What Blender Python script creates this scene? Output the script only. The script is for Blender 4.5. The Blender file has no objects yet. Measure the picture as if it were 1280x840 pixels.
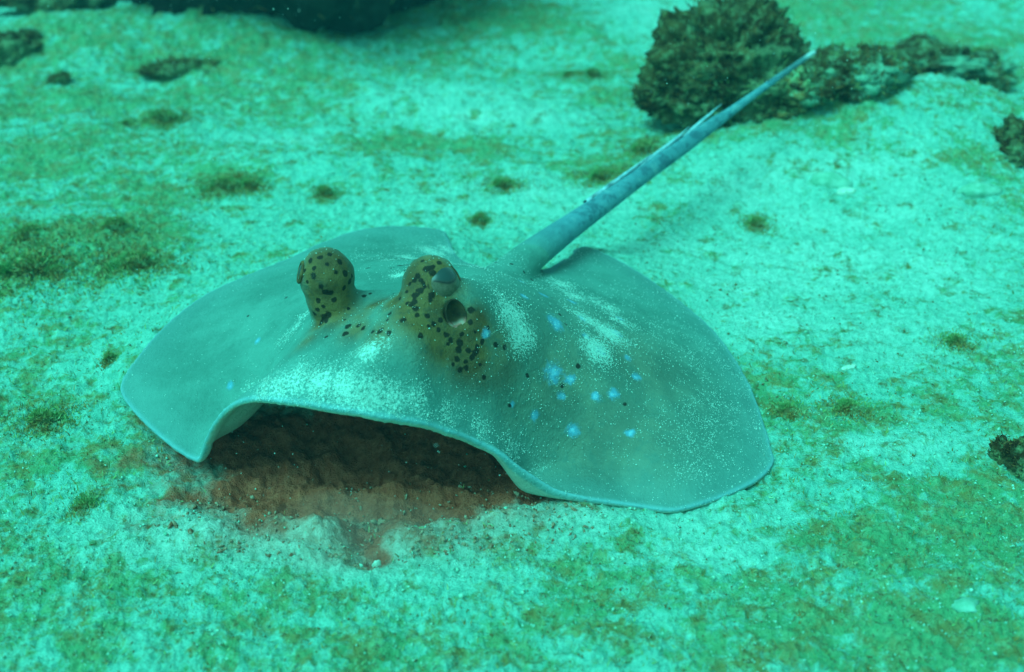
import bpy, math, random
import numpy as np
from mathutils import Vector
from mathutils.bvhtree import BVHTree

random.seed(7)
RNG = np.random.default_rng(7)
SC = bpy.context.scene
COL = SC.collection

# ------------------------------------------------------------------ camera
CAM_H, PITCH, FPX = 0.38, math.radians(28.0), 1372.0
cam = bpy.data.cameras.new('camera')
cam.sensor_width = 36.0
cam.lens = 36.0 * FPX / 1280.0
cam.clip_start, cam.clip_end = 0.01, 200.0
cam.dof.use_dof = True
cam.dof.focus_distance = 0.67
cam.dof.aperture_fstop = 7.0
camo = bpy.data.objects.new('camera', cam)
COL.objects.link(camo)
camo.location = (0, 0, CAM_H)
camo.rotation_euler = (math.radians(90) - PITCH, 0, 0)
SC.camera = camo

# ------------------------------------------------------------------ light: daylight filtered blue-green by the water
SUN_EL, SUN_AZ = math.radians(60), math.radians(-125)     # from above, from the left and a little from the camera's side
WATER = (0.21, 1.0, 0.89, 1.0)
world = bpy.data.worlds.new('World'); SC.world = world
world.use_nodes = True
nt = world.node_tree; nt.nodes.clear()
sky = nt.nodes.new('ShaderNodeTexSky'); sky.sky_type = 'NISHITA'; sky.sun_disc = False
sky.sun_elevation = SUN_EL; sky.sun_rotation = SUN_AZ
bw = nt.nodes.new('ShaderNodeRGBToBW')
mul = nt.nodes.new('ShaderNodeMix'); mul.data_type = 'RGBA'; mul.blend_type = 'MULTIPLY'; mul.inputs[0].default_value = 1.0
mul.inputs[7].default_value = WATER
bg = nt.nodes.new('ShaderNodeBackground'); bg.inputs[1].default_value = 0.13
wo = nt.nodes.new('ShaderNodeOutputWorld')
nt.links.new(sky.outputs[0], bw.inputs[0]); nt.links.new(bw.outputs[0], mul.inputs[6])
nt.links.new(mul.outputs[2], bg.inputs[0]); nt.links.new(bg.outputs[0], wo.inputs[0])
sun = bpy.data.lights.new('sun', 'SUN'); sun.energy = 1.5; sun.angle = math.radians(36)
sun.color = WATER[:3]
suno = bpy.data.objects.new('sun', sun); COL.objects.link(suno)
sd = Vector((math.sin(SUN_AZ) * math.cos(SUN_EL), math.cos(SUN_AZ) * math.cos(SUN_EL), math.sin(SUN_EL)))
suno.rotation_euler = sd.to_track_quat('Z', 'Y').to_euler()
suno.location = (0, 0, 5)
SC.view_settings.view_transform = 'Standard'
SC.view_settings.look = 'None'
SC.view_settings.gamma = 1.0
SC.view_settings.use_curve_mapping = False
SC.view_settings.exposure = 1.52
SC.cycles.volume_bounces = 1
SC.cycles.max_bounces = 6

# ------------------------------------------------------------------ helpers
def hash3(ix, iy, iz, seed):
    h = (ix.astype(np.uint32) * np.uint32(374761393) + iy.astype(np.uint32) * np.uint32(668265263)
         + iz.astype(np.uint32) * np.uint32(2147483647) + np.uint32(seed * 974711 % 4294967291))
    h = (h ^ (h >> np.uint32(13))) * np.uint32(1274126177)
    h = (h ^ (h >> np.uint32(16))) * np.uint32(2246822519)
    h = h ^ (h >> np.uint32(15))
    return h.astype(np.float64) / 4294967295.0 * 2 - 1

def vnoise(x, y, z, seed=0):
    """smooth value noise in -1..1"""
    xi, yi, zi = np.floor(x), np.floor(y), np.floor(z)
    fx, fy, fz = x - xi, y - yi, z - zi
    xi, yi, zi = xi.astype(np.int64), yi.astype(np.int64), zi.astype(np.int64)
    s = lambda f: f * f * f * (f * (f * 6 - 15) + 10)
    u, v, w = s(fx), s(fy), s(fz)
    c = lambda a, b, d: hash3(xi + a, yi + b, zi + d, seed)
    l = lambda a, b, t: a + (b - a) * t
    return l(l(l(c(0,0,0), c(1,0,0), u), l(c(0,1,0), c(1,1,0), u), v),
             l(l(c(0,0,1), c(1,0,1), u), l(c(0,1,1), c(1,1,1), u), v), w)

def fbm(x, y, z=None, scale=1.0, octs=4, gain=0.5, seed=0):
    if z is None: z = np.zeros_like(x) + 0.37
    a, t, n = 1.0, np.zeros_like(x), 0.0
    for o in range(octs):
        # rotate each octave so that the lattice does not show
        c, s_ = math.cos(0.7 * o + 0.4), math.sin(0.7 * o + 0.4)
        t += a * vnoise((x * c - y * s_) * scale, (x * s_ + y * c) * scale, z * scale, seed + o * 17)
        n += a; a *= gain; scale *= 2.03
    return t / n

def sstep(a, b, x):
    t = np.clip((x - a) / (b - a), 0, 1)
    return t * t * (3 - 2 * t)

CP, SP = math.cos(PITCH), math.sin(PITCH)
def ray_dir(px, py):
    u, v = (px - 640) / FPX, -(py - 420) / FPX
    return np.array([u, CP + v * SP, -SP + v * CP])
def at(px, py, z=0.0):
    """where the sight line of a photo point crosses height z"""
    d = ray_dir(px, py)
    t = (z - CAM_H) / d[2]
    return np.array([d[0] * t, d[1] * t, z])

def mesh_from(name, V, F):
    me = bpy.data.meshes.new(name)
    V = np.asarray(V, dtype=np.float32)
    F = np.asarray(F, dtype=np.int32)
    me.vertices.add(len(V)); me.vertices.foreach_set('co', V.ravel())
    n, k = F.shape
    me.loops.add(n * k); me.loops.foreach_set('vertex_index', F.ravel())
    me.polygons.add(n)
    me.polygons.foreach_set('loop_start', np.arange(0, n * k, k, dtype=np.int32))
    me.update(calc_edges=True)
    return me
def smooth(me):
    me.polygons.foreach_set('use_smooth', np.ones(len(me.polygons), dtype=bool)); me.update()
def attr(me, name, vals):
    a = me.attributes.new(name, 'FLOAT', 'POINT')
    a.data.foreach_set('value', np.asarray(vals, dtype=np.float32))
def link(name, me, mat, parent=None, label=None, cat=None, group=None, kind=None):
    o = bpy.data.objects.new(name, me); COL.objects.link(o)
    if mat:
        me.materials.clear(); me.materials.append(mat)
    if parent: o.parent = parent
    if label: o['label'] = label
    if cat: o['category'] = cat
    if group: o['group'] = group
    if kind: o['kind'] = kind
    return o
def coords(me):
    a = np.empty(len(me.vertices) * 3, dtype=np.float32); me.vertices.foreach_get('co', a)
    return a.reshape(-1, 3).astype(np.float64)
def vnormals(me):
    a = np.empty(len(me.vertices) * 3, dtype=np.float32); me.vertex_normals.foreach_get('vector', a)
    return a.reshape(-1, 3).astype(np.float64)

# ---- node material helpers
class Mat:
    def __init__(s, name, rough=0.8, spec=0.2):
        s.m = bpy.data.materials.new(name); s.m.use_nodes = True
        s.t = s.m.node_tree
        s.b = s.t.nodes['Principled BSDF']
        s.b.inputs['Roughness'].default_value = rough
        s.b.inputs['Specular IOR Level'].default_value = spec
        s.tc = s.t.nodes.new('ShaderNodeTexCoord')
    def plug(s, inp, v):
        if isinstance(v, bpy.types.NodeSocket): s.t.links.new(v, inp)
        elif isinstance(v, (tuple, list)): inp.default_value = (*v, 1.0)
        else: inp.default_value = v
    def noise(s, scale, detail=4, rough=0.55, dist=0.0):
        n = s.t.nodes.new('ShaderNodeTexNoise')
        n.inputs['Scale'].default_value = scale; n.inputs['Detail'].default_value = detail
        n.inputs['Roughness'].default_value = rough; n.inputs['Distortion'].default_value = dist
        s.t.links.new(s.tc.outputs['Object'], n.inputs['Vector'])
        return n.outputs['Fac']
    def voro(s, scale):
        n = s.t.nodes.new('ShaderNodeTexVoronoi'); n.inputs['Scale'].default_value = scale
        s.t.links.new(s.tc.outputs['Object'], n.inputs['Vector'])
        return n.outputs['Distance']
    def att(s, name):
        n = s.t.nodes.new('ShaderNodeAttribute'); n.attribute_name = name
        return n.outputs['Fac']
    def ramp(s, fac, a, b, lo=0.0, hi=1.0):
        n = s.t.nodes.new('ShaderNodeMapRange'); n.interpolation_type = 'SMOOTHSTEP'
        s.plug(n.inputs[0], fac)
        for i, v in zip((1, 2, 3, 4), (a, b, lo, hi)): n.inputs[i].default_value = v
        return n.outputs[0]
    def math(s, op, a, b=0.0):
        n = s.t.nodes.new('ShaderNodeMath'); n.operation = op
        s.plug(n.inputs[0], a); s.plug(n.inputs[1], b)
        return n.outputs[0]
    def mix(s, fac, a, b, mode='MIX'):
        n = s.t.nodes.new('ShaderNodeMix'); n.data_type = 'RGBA'; n.blend_type = mode
        s.plug(n.inputs[0], fac); s.plug(n.inputs[6], a); s.plug(n.inputs[7], b)
        return n.outputs[2]
    def base(s, c): s.plug(s.b.inputs['Base Color'], c)
    def bump(s, h, dist, strength=1.0):
        n = s.t.nodes.new('ShaderNodeBump'); n.inputs['Distance'].default_value = dist
        n.inputs['Strength'].default_value = strength
        s.plug(n.inputs['Height'], h)
        s.t.links.new(n.outputs[0], s.b.inputs['Normal'])

# ------------------------------------------------------------------ seabed
# mounds and hollows: (photo x, y, radius across, radius along, height)
MOUNDS = [(1120, 185, .20, .13, .062), (1230, 250, .16, .12, .02), (960, 215, .12, .10, .012), (250, 45, .16, .10, .035), (330, 60, .14, .10, .02),
          (60, 55, .12, .1, .02), (225, 112, .12, .06, -.012), (560, 120, .25, .1, .012), (600, 150, .1, .05, .010),
          (700, 30, .2, .2, .03), (60, 330, .10, .08, .012), (140, 300, .05, .05, .006), (330, 200, .2, .06, .008), (420, 215, .1, .03, .008),
          (720, 645, .035, .018, .004), (230, 660, .03, .015, .003), (330, 640, .04, .02, .003), (1200, 740, .08, .03, .006)]
DIGS = [(430, 545, .11, .05, -.020), (450, 600, .115, .042, -.012), (440, 640, .05, .02, -.004), (450, 625, .06, .02, -.006), (452, 668, .010, .014, -.009), (470, 690, .012, .010, -.008)]
LUMPS = [(400, 662, .014, .010, .008), (372, 655, .012, .008, .005), (520, 665, .018, .010, .006), (560, 648, .012, .008, .005), (600, 645, .010, .008, .004), (345, 640, .012, .01, .006), (490, 640, .010, .008, .006), (425, 640, .010, .008, .006), (640, 640, .014, .01, .005), (480, 598, .03, .020, .010), (400, 598, .03, .015, .007), (550, 602, .03, .012, .006)]
_ms = [(at(p, q)[0], at(p, q)[1], rx, ry, h) for p, q, rx, ry, h in MOUNDS + DIGS + LUMPS]
# photo points of the ray's margin with their heights, clockwise from the left front corner
MARGIN = [(245, 573, .003), (222, 562, .004), (195, 541, .006), (168, 515, .010), (151, 491, .015), (153, 472, .020), (175, 440, .026), (210, 402, .031),
          (255, 368, .035), (310, 342, .038), (360, 322, .041), (400, 303, .043), (440, 289, .044), (480, 282, .043), (525, 283, .041), (555, 288, .038), (562, 299, .035),
          (575, 322, .032), (610, 333, .034), (645, 330, .038), (680, 335, .035), (705, 325, .030), (728, 307, .027), (760, 318, .024), (800, 340, .019), (850, 375, .013), (895, 415, .009), (930, 465, .006),
          (950, 510, .004), (965, 560, .003), (967, 578, .003), (950, 597, .003), (920, 613, .003), (880, 628, .003), (840, 637, .003), (800, 632, .003), (765, 627, .003), (730, 621, .004),
          (695, 611, .007), (650, 583, .020), (600, 552, .036), (560, 538, .047), (520, 527, .056), (470, 519, .062), (430, 512, .064), (385, 504, .064), (345, 499, .061), (310, 497, .055),
          (285, 506, .045), (266, 527, .031), (254, 552, .015)]
_bank = [at(*m) for m in MARGIN[7:25]]
def ground(x, y, fine=True):
    x = np.asarray(x, float); y = np.asarray(y, float)
    z = np.zeros_like(x)
    far = sstep(0.7, 1.6, y)
    z = z + (0.003 + 0.016 * far) * fbm(x, y, None, 3.1, 3, .5, 3)
    z = z + 0.0045 * fbm(x, y, None, 14, 3, .5, 5) * (0.5 + 1.8 * far)
    z = z + 0.010 * far * np.abs(fbm(x * .6, y, None, 9, 3, .5, 61))
    for cx, cy, rx, ry, h in _ms:
        z = z + h * np.exp(-((x - cx) / rx) ** 2 - ((y - cy) / ry) ** 2)
    bank = np.zeros_like(x)      # sand the ray rests on behind and under its rear fins
    for b in _bank:
        bank = np.maximum(bank, (b[2] - .006) * np.exp(-((x - b[0]) ** 2 + (y - b[1]) ** 2) / .045 ** 2))
    z = z * (1 - bank / .05) + bank
    if fine:
        n1 = fbm(x, y, None, 55, 3, .55, 11)
        z = z + 0.0036 * n1 * (1 + far)
        n2 = fbm(x, y, None, 190, 3, .6, 23)
        z = z + 0.0022 * n2
        n3 = vnoise(x * 420, y * 420, np.zeros_like(x), 31)
        z = z + 0.0009 * n3
    return z
def on_ground(px, py, dz=0.0):
    p = at(px, py)
    for _ in range(6):
        p = at(px, py, float(ground(p[0], p[1], False)))
    p[2] += dz
    return p

# algae film patches: (photo x, y, rx m, ry m, strength)
PATCH = [(150, 60, .3, .2, .55), (330, 90, .35, .2, .6), (60, 130, .2, .12, .5), (500, 100, .25, .1, .45), (720, 130, .2, .12, .4), (1000, 30, .4, .3, .6), (1200, 150, .2, .1, .35), (620, 40, .3, .2, .45), (230, 190, .2, .06, .45), (120, 250, .15, .06, .4), (470, 235, .15, .05, .35), (850, 100, .12, .2, .4), (1130, 250, .2, .06, .35), (1220, 340, .12, .06, .4), (560, 690, .05, .02, .4), (780, 690, .06, .02, .5), (880, 790, .08, .03, .5), (740, 780, .07, .03, .5), (20, 580, .06, .04, .55), (170, 620, .05, .03, .5), (250, 95, .16, .10, .75), (380, 105, .14, .10, .7), (320, 130, .2, .08, .6), (520, 180, .14, .06, .8), (420, 150, .2, .07, .5), (200, 150, .08, .05, .5),
         (560, 190, .09, .04, .5), (760, 60, .15, .2, .35), (40, 320, .09, .08, .9), (150, 310, .07, .06, .9), (300, 228, .05, .02, .7),
         (60, 500, .08, .05, .55), (40, 470, .1, .08, .4), (130, 560, .08, .05, .5), (100, 720, .12, .05, .55), (40, 640, .08, .05, .4), (220, 700, .10, .04, .4), (350, 740, .06, .03, .4),
         (310, 770, .06, .03, .45), (150, 790, .1, .04, .6), (600, 800, .08, .03, .45), (450, 820, .05, .03, .6), (680, 700, .05, .03, .45), (830, 715, .04, .02, .55),
         (960, 720, .05, .03, .6), (1100, 690, .08, .04, .7), (1200, 670, .08, .05, .65), (1180, 800, .06, .03, .75), (1010, 790, .04, .03, .5), (1070, 750, .04, .03, .5),
         (1060, 520, .07, .04, .65), (970, 510, .03, .03, .6), (1010, 470, .05, .03, .4), (1220, 440, .08, .05, .55), (1150, 350, .06, .03, .35), (1240, 600, .07, .06, .6),
         (950, 300, .08, .05, .35), (1150, 60, .3, .3, .6), (1000, 200, .12, .08, .35), (900, 250, .1, .05, .25), (1180, 290, .12, .05, .35), (690, 90, .15, .06, .5),
         (480, 40, .15, .12, .6), (100, 220, .15, .05, .4), (30, 400, .08, .05, .4), (250, 250, .1, .04, .35), (740, 210, .09, .05, .45), (800, 185, .08, .06, .6), (630, 225, .05, .025, .5),
         (245, 595, .03, .02, .6), (80, 180, .1, .05, .3), (800, 290, .04, .03, .35)]
CL = [(200, 152, .034, .020, .016, 'soft brown algae clump below the dark rubble ledge'),
      (157, 157, .008, .007, .012, 'tiny upright dark tuft beside the soft brown clump'),
      (278, 236, .030, .014, .013, 'flat dark algae strip on the open sand, longer of a touching pair'),
      (312, 234, .016, .012, .014, 'short dark algae strip ending a touching pair on open sand'),
      (407, 244, .013, .011, .016, 'small rounded algae tuft on open sand behind the raised rear fin'),
      (600, 278, .010, .009, .012, 'small dark tuft on bare sand between raised fin and tail'),
      (631, 234, .020, .012, .011, 'low brown tuft on bare sand between raised rear fin and weed mat'),
      (755, 224, .030, .016, .012, 'brown weed mat lying close to the middle of the tail'),
      (803, 192, .026, .018, .020, 'weedy lump at the foot of the tall rock, nearest the tail'),
      (712, 96, .018, .012, .011, 'smaller of two dark tufts lying side by side on far sand'),
      (742, 94, .020, .012, .012, 'larger of two dark tufts lying side by side on far sand'),
      (568, 24, .013, .012, .014, 'single dark tuft on far sand beside the black boulder'),
      (32, 345, .045, .032, .022, 'largest shaggy brown algae mound on the sand outside the unspotted fin'),
      (35, 300, .024, .018, .018, 'shaggy algae tuft just behind the largest brown mound'),
      (70, 345, .016, .014, .016, 'dark algae tuft touching the side of the largest brown mound'),
      (140, 290, .022, .016, .018, 'dark brown algae tuft standing off from the brown mound toward the ridge'),
      (165, 335, .034, .020, .013, 'broad low algae mat between the brown mound and the unspotted fin'),
      (136, 452, .0055, .005, .009, 'tiny dark brown tuft on sand just outside the unspotted fin'),
      (55, 530, .020, .012, .010, 'pale crusty algae lump beside the unspotted fin tip'),
      (985, 515, .009, .007, .007, 'little dark tuft on sand beside the blue-spotted fin margin'),
      (1062, 512, .014, .008, .006, 'brown weed scrap on sand, farther out from the blue-spotted fin margin'),
      (1195, 430, .011, .008, .007, 'olive weed scrap on the open sand below the far slope'),
      (945, 282, .012, .010, .009, 'small weed tuft on pale sand between tail and blue-spotted fin'),
      (105, 635, .007, .006, .006, 'small brown sprig in the green film in front of the unspotted fin'),
      (1225, 70, .03, .02, .02, 'weedy lump leaning on the rounded mossy rock')]
PATCH += [(px, py, rx * 1.5, ry * 2.0, .6) for px, py, rx, ry, rz, lab in CL]
BARE = [(1050, 330, .18, .10, .6), (960, 350, .08, .06, .6), (680, 250, .12, .05, .5), (1000, 250, .15, .06, .5), (1120, 420, .10, .05, .4), (900, 650, .05, .02, .4), (230, 660, .05, .025, .8), (310, 670, .05, .02, .6), (600, 150, .10, .05, .7), (560, 130, .12, .05, .4), (1060, 290, .14, .06, .5), (950, 400, .06, .06, .5), (720, 640, .04, .02, .5),
        (900, 690, .05, .02, .4), (1000, 340, .1, .05, .5), (500, 700, .05, .02, .4), (700, 230, .1, .04, .3), (1130, 170, .15, .06, .4), (360, 180, .08, .03, .4), (840, 30, .1, .2, .6), (200, 20, .1, .08, .5), (620, 260, .1, .05, .4), (1120, 560, .06, .02, .4)]
def patches(L, x, y):
    t = np.zeros_like(x)
    for p, q, rx, ry, s in L:
        c = at(p, q)
        t = np.maximum(t, s * np.exp(-((x - c[0]) / rx) ** 2 - ((y - c[1]) / ry) ** 2))
    return t
DUG = [(450, 535, .13, .06, 1.2), (560, 540, .08, .06, 1.1), (330, 540, .07, .04, 1.0), (450, 585, .125, .060, 1.2), (330, 582, .06, .04, 1.0), (600, 600, .075, .022, 1.0), (380, 560, .1, .05, 1.1), (560, 570, .09, .05, 1.1), (470, 690, .010, .012, 1.0), (385, 655, .016, .008, .8), (445, 645, .020, .022, .9), (465, 665, .010, .016, 1.0), (540, 640, .03, .008, .6), (360, 630, .03, .01, .7), (280, 582, .025, .015, .5)]
SILT = [(450, 655, .09, .030, 1.1), (560, 640, .07, .022, .9), (340, 640, .05, .02, .7), (560, 650, .06, .02, .7), (430, 695, .035, .015, .8), (350, 650, .04, .015, .4), (640, 640, .04, .015, .5)]

def axis_rows():
    a = np.linspace(-1.2, 0.18, 18)[:-1]
    b = -0.05 + 0.23 * np.exp(np.linspace(0, math.log(3.0 / 0.23), 720))
    c = b[-1] * np.exp(np.linspace(0, math.log(60 / b[-1]), 46))[1:]
    return np.concatenate([a, b, c])
def axis_cols():
    m = np.linspace(-.46, .46, 800)
    e = .46 + (np.linspace(0, 1, 26)[1:] ** 1.6) * 3.0
    return np.concatenate([-e[::-1], m, e])
yy = axis_rows(); tt = axis_cols()
Y, T = np.meshgrid(yy, tt, indexing='ij')
X = T * (np.maximum(Y, -0.1) + .25)
Z = ground(X, Y)
nr, nc = X.shape
# turf-like lift where algae grows
alg = np.clip(patches(PATCH, X, Y) * (0.75 + 0.5 * fbm(X, Y, None, 22, 3, .6, 41)) + 0.45 * sstep(-.25, .5, fbm(X, Y, None, 7, 4, .6, 43)), 0, 1)
alg = np.clip(alg - patches(BARE, X, Y), 0, 1)
dug = np.clip(patches(DUG, X, Y), 0, 1.2)
silt = np.clip(patches(SILT, X, Y), 0, 1)
alg = alg * (1 - np.clip(dug, 0, 1)) * (1 - .7 * silt)
tuft = sstep(.0, .5, fbm(X, Y, None, 95, 3, .6, 47))
Z = Z + 0.0045 * alg * tuft + np.clip(dug, 0, 1) * .009 * fbm(X, Y, None, 48, 4, .6, 53)
V = np.stack([X, Y, Z], -1).reshape(-1, 3)
idx = np.arange(nr * nc).reshape(nr, nc)
F = np.stack([idx[:-1, :-1], idx[:-1, 1:], idx[1:, 1:], idx[1:, :-1]], -1).reshape(-1, 4)
gme = mesh_from('seabed', V, F); smooth(gme)
attr(gme, 'algae', alg.ravel()); attr(gme, 'dug', dug.ravel()); attr(gme, 'silt', silt.ravel())

weed = np.clip(patches([(px, py, rx * 1.15, ry * 1.5, 1.0) for px, py, rx, ry, rz, lab in CL], X, Y), 0, 1)
attr(gme, 'weed', weed.ravel()); attr(gme, 'bare', np.clip(patches(BARE, X, Y) * (1 + fbm(X, Y, None, 30, 3, .6, 71)), 0, 1).ravel())
g = Mat('seabed_sand', .95, .05)
blot = g.noise(26, 6, .68); fine = g.noise(170, 5, .7); grain = g.noise(900, 3, .7); huge = g.noise(6, 4, .6)
sand = g.mix(g.ramp(fine, .3, .7), (.11, .47, .36), (.22, .68, .56))
sand = g.mix(g.ramp(grain, .56, .74), sand, (.36, .80, .70))
sand = g.mix(g.ramp(grain, .40, .22, 0, .45), sand, (.10, .30, .20))
sand = g.mix(g.math('MULTIPLY', g.att('bare'), .75), sand, g.mix(g.ramp(fine, .3, .7), (.32, .76, .64), (.50, .90, .82)))
flecks = g.noise(120, 4, .75, .6)
sand = g.mix(g.ramp(flecks, .58, .70, 0, .75), sand, (.12, .26, .13))
spk = g.noise(260, 3, .8)
sand = g.mix(g.ramp(spk, .64, .72, 0, .8), sand, (.10, .13, .06))
# algae film: green with olive-brown blotches
olive = g.noise(48, 5, .7)
film = g.mix(g.ramp(olive, .44, .62), (.10, .35, .15), (.21, .22, .06))
film = g.mix(g.ramp(fine, .45, .75), film, (.20, .50, .25))
film = g.mix(g.ramp(spk, .56, .66, 0, .85), film, (.11, .09, .035))
nz_ = g.math('ADD', g.math('MULTIPLY', blot, .34), g.math('ADD', g.math('MULTIPLY', g.noise(62, 5, .7), .34), g.math('MULTIPLY', flecks, .32)))
cover = g.math('ADD', g.math('MULTIPLY', g.att('algae'), 1.7), g.math('MULTIPLY', g.math('SUBTRACT', nz_, .502), 9.0))
colr = g.mix(g.ramp(cover, .05, 1.0, 0, .9), sand, film)
smud = g.noise(52, 5, .66, .4)
colr = g.mix(g.ramp(smud, .565, .68, 0, .75), colr, g.mix(g.ramp(fine, .4, .65), (.14, .13, .045), (.15, .32, .12)))
wd = g.math('ADD', g.att('weed'), g.math('MULTIPLY', g.math('SUBTRACT', g.math('ADD', g.math('MULTIPLY', flecks, .5), g.math('MULTIPLY', blot, .5)), .5), 5.0))
colr = g.mix(g.ramp(wd, .35, 1.0, 0, .85), colr, g.mix(g.ramp(fine, .4, .62), (.15, .11, .04), (.15, .32, .14)))
siltc = g.mix(g.ramp(fine, .35, .65), (.36, .22, .15), (.50, .50, .41))
siltc = g.mix(g.ramp(g.math('ADD', g.math('MULTIPLY', blot, .5), g.math('MULTIPLY', flecks, .5)), .50, .60, 0, .85), siltc, (.27, .10, .055))
colr = g.mix(g.math('MULTIPLY', g.att('silt'), .85), colr, siltc)
brown = g.mix(g.ramp(fine, .35, .7), (.33, .078, .040), (.46, .145, .078))
brown = g.mix(g.ramp(grain, .62, .75, 0, .5), brown, (.6, .40, .30))
dugf = g.ramp(g.math('ADD', g.att('dug'), g.math('MULTIPLY', g.math('SUBTRACT', blot, .5), 1.6)), .25, .85)
colr = g.mix(dugf, colr, brown)
g.base(colr)
g.bump(g.math('ADD', g.math('MULTIPLY', fine, 2.0), grain), .0024, 1.0)
link('seabed', gme, g.m, kind='structure')

# ------------------------------------------------------------------ rocks and algae clumps
rk = Mat('algae_covered_rock', .95, .05)
n1 = rk.noise(30, 6, .7); n2 = rk.noise(110, 5, .7); n3 = rk.noise(11, 4, .6)
c = rk.mix(rk.ramp(n1, .38, .62), (.030, .018, .008), (.085, .080, .030))
c = rk.mix(rk.ramp(n2, .48, .66), c, (.12, .20, .10))
c = rk.mix(rk.ramp(n3, .48, .60, 0, .75), c, (.17, .30, .16))
c = rk.mix(rk.ramp(n2, .42, .25), c, (.02, .012, .008))
rk.base(c); rk.bump(rk.math('ADD', n1, n2), .006, 1.0)
dk = Mat('dark_reef_rock', .95, .05)
n1 = dk.noise(25, 6, .7); n2 = dk.noise(120, 4, .7)
c = dk.mix(dk.ramp(n1, .4, .65), (.008, .008, .007), (.020, .026, .022))
c = dk.mix(dk.ramp(n2, .62, .75, 0, .6), c, (.04, .06, .045))
dk.base(c); dk.bump(n1, .01, .8)
ms_ = Mat('mossy_rock', .95, .05)
n1 = ms_.noise(28, 6, .7); n2 = ms_.noise(110, 5, .75)
c = ms_.mix(ms_.ramp(n1, .42, .60), (.05, .035, .014), (.10, .17, .075))
c = ms_.mix(ms_.ramp(n2, .50, .68), c, (.17, .33, .20))
c = ms_.mix(ms_.ramp(ms_.noise(14, 5, .65), .50, .62, 0, .8), c, (.17, .46, .33))
ms_.base(c); ms_.bump(ms_.math('ADD', n1, n2), .006, 1.0)
fr = Mat('brown_green_algae', .9, .1)
rnd = fr.noise(60, 4, .7)
c = fr.mix(fr.ramp(rnd, .42, .60), (.13, .075, .025), (.13, .22, .085))
fr.base(c)
tf = Mat('turf_mat', .95, .05)
n1 = tf.noise(60, 5, .7); n2 = tf.noise(190, 4, .75)
c = tf.mix(tf.ramp(n1, .42, .60), (.20, .15, .05), (.15, .36, .17))
c = tf.mix(tf.ramp(n2, .50, .68), c, (.20, .42, .27))
c = tf.mix(tf.ramp(n2, .42, .30), c, (.09, .07, .03))
tf.base(c); tf.bump(n2, .003, 1.0)
gf = Mat('green_algae', .9, .1)
rnd = gf.noise(45, 4, .7); rn2 = gf.noise(150, 3, .7)
c = gf.mix(gf.ramp(rnd, .38, .60), (.13, .34, .12), (.22, .17, .05))
c = gf.mix(gf.ramp(rn2, .5, .7), c, (.24, .52, .28))
gf.base(c)

def blades(P, N, L, W, jitter=.7, seg=2):
    """many small bent blades: roots P, directions N, lengths L, widths W"""
    n = len(P)
    d = N + RNG.normal(0, jitter, (n, 3)); d /= np.linalg.norm(d, axis=1)[:, None]
    s = np.cross(d, RNG.normal(0, 1, (n, 3))); s /= np.linalg.norm(s, axis=1)[:, None]
    b = np.cross(d, s) * RNG.normal(0, .5, (n, 1))
    L = L[:, None]; W = W[:, None]
    v = np.stack([P - s * W * .5, P + s * W * .5,
                  P + d * L * .55 + b * L * .2 + s * W * .45, P + d * L * .55 + b * L * .2 - s * W * .45,
                  P + d * L + b * L * .6 + s * W * .12, P + d * L + b * L * .6 - s * W * .12], 1)
    base = (np.arange(n) * 6)[:, None]
    f = np.concatenate([base + np.array([0, 1, 2, 3]), base + np.array([3, 2, 4, 5])])
    return v.reshape(-1, 3), f

def ico(sub):
    import bmesh
    bm = bmesh.new(); bmesh.ops.create_icosphere(bm, subdivisions=sub, radius=1.0)
    bm.verts.ensure_lookup_table()
    v = np.array([q.co[:] for q in bm.verts]); f = np.array([[q.index for q in p.verts] for p in bm.faces])
    bm.free(); return v, f
ICO = {k: ico(k) for k in (1, 2, 3, 4, 5, 6)}

def rock_mesh(name, size, seed, sub=5, rough=.35, freq=1.6, flat=.35, undercut=0.0, fine=.08, lobes=0):
    if lobes:       # several overlapping lumps grown into one rock
        rg = np.random.default_rng(seed); vs_, fs_, o_ = [], [], 0
        for q in range(lobes):
            a_ = 2 * math.pi * (q + rg.uniform(-.3, .3)) / lobes; rad = rg.uniform(.25, .75) if q else 0
            k_ = rg.uniform(.26, .52) if q else .66
            lm = rock_mesh('lobe', (k_, k_, k_ * rg.uniform(.8, 1.15)), seed * 7 + q, max(sub - 1, 3), rough, freq, .6, 0, fine)
            w_ = coords(lm) + np.array([math.cos(a_) * rad, math.sin(a_) * rad, rg.uniform(-.15, .45 * (1 - rad))])
            g_ = np.empty(len(lm.polygons) * 3, dtype=np.int32); lm.polygons.foreach_get('vertices', g_)
            vs_.append(w_); fs_.append(g_.reshape(-1, 3) + o_); o_ += len(w_); bpy.data.meshes.remove(lm)
        me = mesh_from(name, np.concatenate(vs_) * np.array(size), np.concatenate(fs_)); smooth(me)
        return me
    v, f = ICO[sub]; v = v.copy()
    n = fbm(v[:, 0] + seed * 3.1, v[:, 1], v[:, 2], freq, 4, .55, seed)
    n2 = fbm(v[:, 0] + seed, v[:, 1], v[:, 2], freq * 5, 4, .6, seed + 5)
    n4 = np.abs(fbm(v[:, 0] + seed * 1.7, v[:, 1] + 3, v[:, 2], freq * 2.3, 2, .5, seed + 9))
    r = 1 + rough * n * 1.6 + fine * n2 * 1.6 - rough * .75 * np.exp(-(n4 / .10) ** 2)
    v = v * r[:, None]
    if undercut:      # narrower towards the base, so that the foot lies in shade
        k = 1 - undercut * sstep(.2, -.7, v[:, 2])
        v[:, 0] *= k; v[:, 1] *= k
    v[:, 2] = np.where(v[:, 2] < -flat, -flat - (v[:, 2] + flat) * .1, v[:, 2])
    v *= np.array(size)
    me = mesh_from(name, v, f); smooth(me)
    return me

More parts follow.
